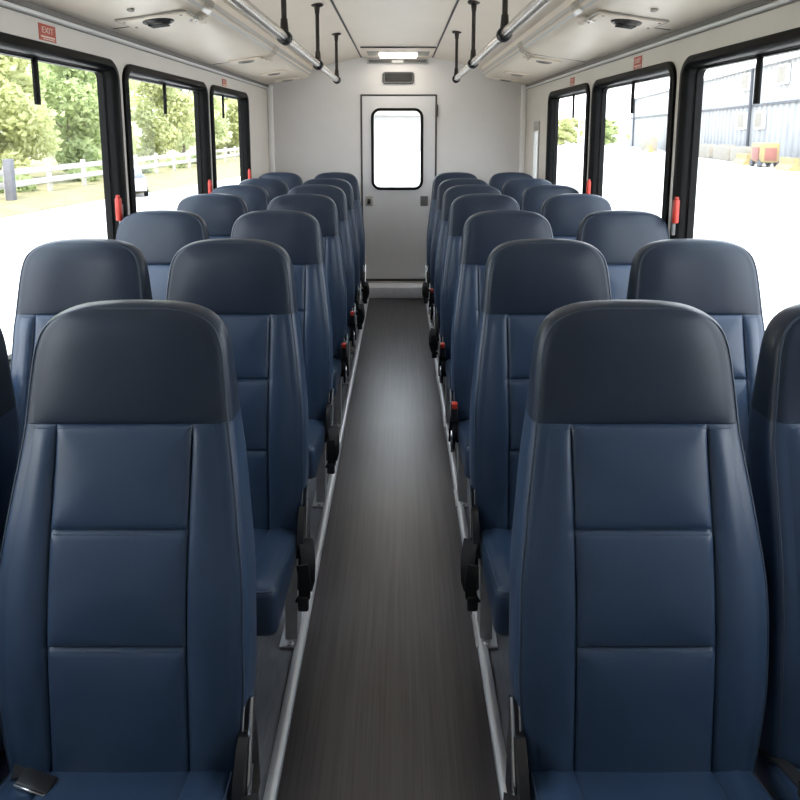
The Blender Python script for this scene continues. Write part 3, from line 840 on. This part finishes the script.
# bushes under the fence line
bu = leaf_cloud([(0, 0, .35, .55), (.5, .3, .3, .45), (-.5, .2, .3, .5), (.1, .6, .5, .4)], 900, .10, random.Random(5))
bme = None
for k, (x, y) in enumerate(((-16.3, 21.4), (-16.2, 27.4), (-16.25, 33.4), (-16.1, 39.6), (-15.95, 45.4), (-15.85, 51.4))):
    nm = ['nearest', 'second nearest', 'third nearest', 'fourth nearest', 'fifth nearest', 'farthest'][k]
    if bme is None: o = bu.build('bush', M['leaf_dark'], smooth=0); bme = o.data
    else: o = bpy.data.objects.new('bush', bme); C.objects.link(o)
    o.location = (x, y, GZ); o.rotation_euler = (0, 0, k * 1.3)
    tag(o, 'low green bush growing just behind the pale fence rails, %s to the bus' % nm, 'bush', 'bushes behind the fence')

# small white car partly hidden behind the left window pillar
t = tag(empty('car', (-11.15, 26.3, GZ), R(23.6)), 'small white car on the roadside seen beside the first left window pillar', 'car'); t.scale = (.85, .85, .85)
mb = MB()
sec = [(-1.75, .42, .62, .70), (-1.68, .30, .72, .76), (-1.0, .25, .86, .80), (-.3, .25, .88, .80), (.6, .25, .90, .80), (1.4, .25, .92, .78), (1.7, .35, .84, .72)]
mb.loft([[(sx * w, y, z) for sx, z, w in ((-1, z0, ww), (-1, (z0 + z1) / 2, ww * 1.04), (-1, z1 - .08, ww), (-1, z1, ww * .9), (1, z1, ww * .9), (1, z1 - .08, ww), (1, (z0 + z1) / 2, ww * 1.04), (1, z0, ww))] for y, z0, z1, ww in sec])
mb.build('body', M['carwhite'], t)
mb = MB(); cab = [(-.95, .86, .72), (-.45, 1.30, .62), (.0, 1.42, .60), (.9, 1.40, .58), (1.45, .92, .66)]
mb.loft([[(-w, y, .84), (-w * .95, y, z - .06), (-w * .85, y, z), (w * .85, y, z), (w * .95, y, z - .06), (w, y, .84)] for y, z, w in cab]); mb.build('cabin', M['carwhite'], t)
mb = MB(); mb.add([(-.66, -.97, .90), (.66, -.97, .90), (.56, -.50, 1.27), (-.56, -.50, 1.27), (-.66, -.94, .89), (.66, -.94, .89), (.56, -.47, 1.26), (-.56, -.47, 1.26)], [(0, 1, 2, 3), (7, 6, 5, 4), (0, 4, 5, 1), (1, 5, 6, 2), (2, 6, 7, 3), (3, 7, 4, 0)])
mb.build('windscreen', M['carglass'], t)
for x in (-.74, .74):
    for y in (-1.1, 1.1):
        mb = MB(); mb.lathe([(.12, -.09), (.29, -.09), (.30, -.06), (.30, .06), (.29, .09), (.12, .09)], Matrix.Translation((x, y, .30)) @ Matrix.Rotation(R(90), 4, 'Y'), 18); mb.build('wheel', M['rubber'], t)
    mb = MB(); mb.lathe([(.10, 0), (.09, .03), (.05, .05)], Matrix.Translation((x * .75, -1.72, .60)) @ Matrix.Rotation(R(90), 4, 'X'), 12); mb.build('headlamp', M['ltgrey'], t)

# grey corrugated warehouse across the yard on the right
A0 = Vector((26.2, 30.0)); A1 = Vector((40.5, 113.0)); dv = (A1 - A0); LEN = dv.length; ang = math.atan2(dv.y, dv.x)
t = tag(empty('warehouse', (A0.x, A0.y, GZ), ang), 'long grey corrugated metal warehouse across the yard beyond right windows', 'building')
def corr(z0, z1, off, pitch=1.1, dep=.12):
    mb = MB(); pts = []; x = 0
    while x < LEN:
        pts += [(x, off), (x + pitch * .36, off), (x + pitch * .5, off + dep), (x + pitch * .86, off + dep)]; x += pitch
    lo = [(a, b, z0) for a, b in pts]; hi = [(a, b, z1) for a, b in pts]; n = len(pts)
    lo2 = [(a, -8, z0) for a, b in (pts[0], pts[-1])]; hi2 = [(a, -8, z1) for a, b in (pts[0], pts[-1])]
    mb.add(lo + hi, [(i, i + 1, n + i + 1, n + i) for i in range(n - 1)])
    mb.add([lo[0], hi[0], hi2[0], lo2[0]], [(0, 1, 2, 3)]); mb.add([lo[-1], hi[-1], hi2[1], lo2[1]], [(0, 1, 2, 3)]); mb.add([hi[0], hi[-1], hi2[1], hi2[0]], [(0, 1, 2, 3)])
    return mb
corr(0, 4.75, .10).build('lower_cladding', M['metalwall'], t, smooth=0)
corr(4.75, 7.9, 0).build('upper_cladding', M['metalwall2'], t, smooth=0)
mb = MB(); mb.box(0, LEN, .05, .35, 4.68, 4.86); mb.build('drip_rail', M['metaldark'], t, smooth=0)
mb = MB(); mb.box(-.2, LEN + .2, -8, .45, 7.9, 8.15); mb.build('roof_edge', M['metalwall2'], t, smooth=0)
for q in (26.5, 80.5):
    mb = MB(); mb.tube([(q, .42, 0), (q, .42, 5.0), (q, .45, 7.9)], .13, 8); mb.build('downpipe', M['metaldark'], t)
for q, z in ((28.3, 6.9), (20.4, 6.9), (28.6, 3.5), (24.4, 3.5)):
    mb = MB(); mb.bbox(q - .9, q + .9, .15, .42, z - .75, z + .75, .03); w = mb.build('window', M['white'], t)
    mb = MB(); mb.box(q - .75, q + .75, .42, .45, z - .6, z + .6); mb.build('pane', M['paleblock'], w, smooth=0)
# second hall behind, far down the yard, seen through the rear door glass
t = tag(empty('hall', (1.5, 84, GZ)), 'pale low hall far behind the bus seen through the rear door window', 'building')
mb = MB(); mb.box(-8, 8, 0, 14, 0, 4.6); mb.build('wall', M['metalwall2'], t, smooth=0)
mb = MB(); mb.prism([(-.6, 4.6), (7, 6.4), (14.6, 4.6)], 0, -8.5, 8.5); mb.build('roof', M['paleblock'], t, smooth=0)
for q in (-6, -1.5, 3):
    mb = MB(); mb.bbox(q - .8, q + .8, -.12, .02, .05, 3.0, .03); mb.build('door', M['white'], t)
# things on the yard in front of the warehouse
def along(q, off): v = A0 + dv.normalized() * q; nrm = Vector((-dv.y, dv.x)).normalized(); return (v.x + nrm.x * off, v.y + nrm.y * off)
blk = [(38.5, 1.6, 4.2, 1.3), (33.5, 1.6, 4.2, 1.3), (28.4, 1.5, 4.4, 1.35), (23.4, 1.6, 4.0, 1.3), (57.0, 2.5, 6.0, 1.8)]
bl = ['farthest left of the row against the warehouse', 'second from left in the row against the warehouse', 'third from left in the row against the warehouse', 'rightmost of the row, beside the yellow compressor', 'seen through the middle right window beside the warehouse end']
for k, (q, off, ln, ht) in enumerate(blk):
    x, y = along(q, off)
    mb = MB(); mb.bbox(-ln / 2, ln / 2, -.5, .5, 0, ht * .97, .05); mb.bbox(-ln / 2 + .4, ln / 2 - .4, -.2, .2, ht * .94, ht * 1.03, .03); mb.bbox(-ln / 2 - .01, ln / 2 + .01, -.51, .51, ht * .46, ht * .5, .005)
    o = mb.build('concrete_block', M['paleblock'], loc=(x, y, GZ)); o.rotation_euler = (0, 0, ang)
    tag(o, 'pale concrete block, ' + bl[k], 'block', 'pale blocks by the warehouse')
x, y = along(16.9, 2.4)
t = tag(empty('compressor', (x, y, GZ), ang), 'yellow framed machine with a red panel standing in front of warehouse', 'machine')
mb = MB(); mb.bbox(-1.1, 1.1, -.6, .6, .35, 1.75, .12); mb.build('housing', M['yellow'], t)
mb = MB(); mb.bbox(-.62, .62, .58, .68, .45, 1.45, .04); mb.bbox(-1.14, -1.08, -.4, .4, .5, 1.4, .02); mb.build('panel', M['redpaint'], t)
for sx in (-.75, .75):
    for sy in (-.55, .55):
        mb = MB(); mb.lathe([(.1, -.1), (.27, -.1), (.28, 0), (.27, .1), (.1, .1)], Matrix.Translation((sx, sy, .28)) @ Matrix.Rotation(R(90), 4, 'X'), 14); mb.build('wheel', M['metaldark'], t)
bar = [(12.6, 2.4, 'low yellow barrier to the right of the yellow machine'), (20.6, 2.6, 'low yellow barrier to the left of the yellow machine'), (51.0, 3.6, 'low yellow barrier beside the block in middle right window')]
for q, off, lab in bar:
    x, y = along(q, off); mb = MB()
    mb.prism([(-.45, 0), (.45, 0), (.38, .2), (.16, .42), (.13, .85), (-.13, .85), (-.16, .42), (-.38, .2)], 0, -1.2, 1.2)
    for e in (-.6, .6): mb.bbox(e - .15, e + .15, -.47, .47, 0, .1, .02)
    o = mb.build('barrier', M['yellow'], loc=(x, y, GZ)); o.rotation_euler = (0, 0, ang); tag(o, lab, 'barrier', 'yellow barriers')
# lamp post and far trees beyond the yard
t = tag(empty('street_lamp', (27.4, 99, GZ)), 'slim white lamp post in the yard seen through the farthest right window', 'lamp post')
mb = MB(); mb.tube([(0, 0, 0), (0, 0, 4), (0, 0, 8)], [.14, .11, .07], 10); mb.build('pole', M['white'], t)
mb = MB(); mb.tube([(0, 0, 7.9), (-.5, 0, 8.3), (-1.4, 0, 8.35)], .05, 8); mb.build('arm', M['white'], t)
mb = MB(); mb.bbox(-2.0, -1.3, -.15, .15, 8.25, 8.4, .04); mb.build('lamp_head', M['ltgrey'], t)
rt = [(1, 23.5, 122, .70), (0, 30.5, 122, .66), (1, 37.5, 121, .72), (0, 44.5, 119, .64), (1, 28.5, 133, .75), (0, 35.5, 133, .70), (1, 42.5, 132, .76), (0, 49.5, 130, .7)]
srt = sorted(range(len(rt)), key=lambda i: rt[i][1] / rt[i][2])
for rank, i in enumerate(srt):
    k, x, y, sc = rt[i]
    tree(k, (x, y, GZ), (sc * 1.5, sc * 1.5, sc * .85), i * 2.1, 'distant small %s across the yard, %s tree from the left' % (kinds[k], pl[rank]), 'distant trees across the yard')

# ------------------------------------------------------------------ light
w = bpy.data.worlds.new('sky'); bpy.context.scene.world = w; w.use_nodes = True; w.cycles.sampling_method = 'MANUAL'; w.cycles.sample_map_resolution = 512
nt = w.node_tree; bg = nt.nodes['Background']
tc = nt.nodes.new('ShaderNodeTexCoord'); sx = nt.nodes.new('ShaderNodeSeparateXYZ'); rp = nt.nodes.new('ShaderNodeValToRGB')
nt.links.new(tc.outputs['Generated'], sx.inputs[0]); nt.links.new(sx.outputs['Z'], rp.inputs['Fac']); nt.links.new(rp.outputs['Color'], bg.inputs['Color'])
gt = nt.nodes.new('ShaderNodeMath'); gt.operation = 'GREATER_THAN'; gt.inputs[1].default_value = -.02      # no light from below the ground
mu = nt.nodes.new('ShaderNodeMath'); mu.operation = 'MULTIPLY'; mu.inputs[1].default_value = 2.6
nt.links.new(sx.outputs['Z'], gt.inputs[0]); nt.links.new(gt.outputs[0], mu.inputs[0]); nt.links.new(mu.outputs[0], bg.inputs['Strength'])
rp.color_ramp.elements[0].color = (.95, .97, 1.0, 1); rp.color_ramp.elements[1].color = (.72, .86, 1.0, 1)
sl = bpy.data.lights.new('sun', 'SUN'); sl.energy = 3.5; sl.angle = R(4); sl.color = (1, .92, .80)
so = bpy.data.objects.new('sun', sl); C.objects.link(so); so.location = (0, -20, 30); so.rotation_euler = (R(36), 0, 0)

# ------------------------------------------------------------------ camera
cam = bpy.data.cameras.new('camera'); co = bpy.data.objects.new('camera', cam); C.objects.link(co)
cam.sensor_width = 36; cam.sensor_fit = 'HORIZONTAL'; cam.lens = 36 * 640 / 800
cam.shift_y = -.2186; cam.clip_start = .02; cam.clip_end = 900
co.location = (.028, 0, 1.6); co.rotation_euler = (PI / 2 - .146, 0, 0)
sc = bpy.context.scene; sc.camera = co
sc.view_settings.view_transform = 'Standard'; sc.view_settings.look = 'None'; sc.view_settings.gamma = 1; sc.view_settings.exposure = 1.25
sc.cycles.use_denoising = True; sc.cycles.denoising_prefilter = 'ACCURATE'; sc.cycles.use_adaptive_sampling = False
sc.cycles.max_bounces = 10; sc.cycles.diffuse_bounces = 6; sc.cycles.transparent_max_bounces = 12
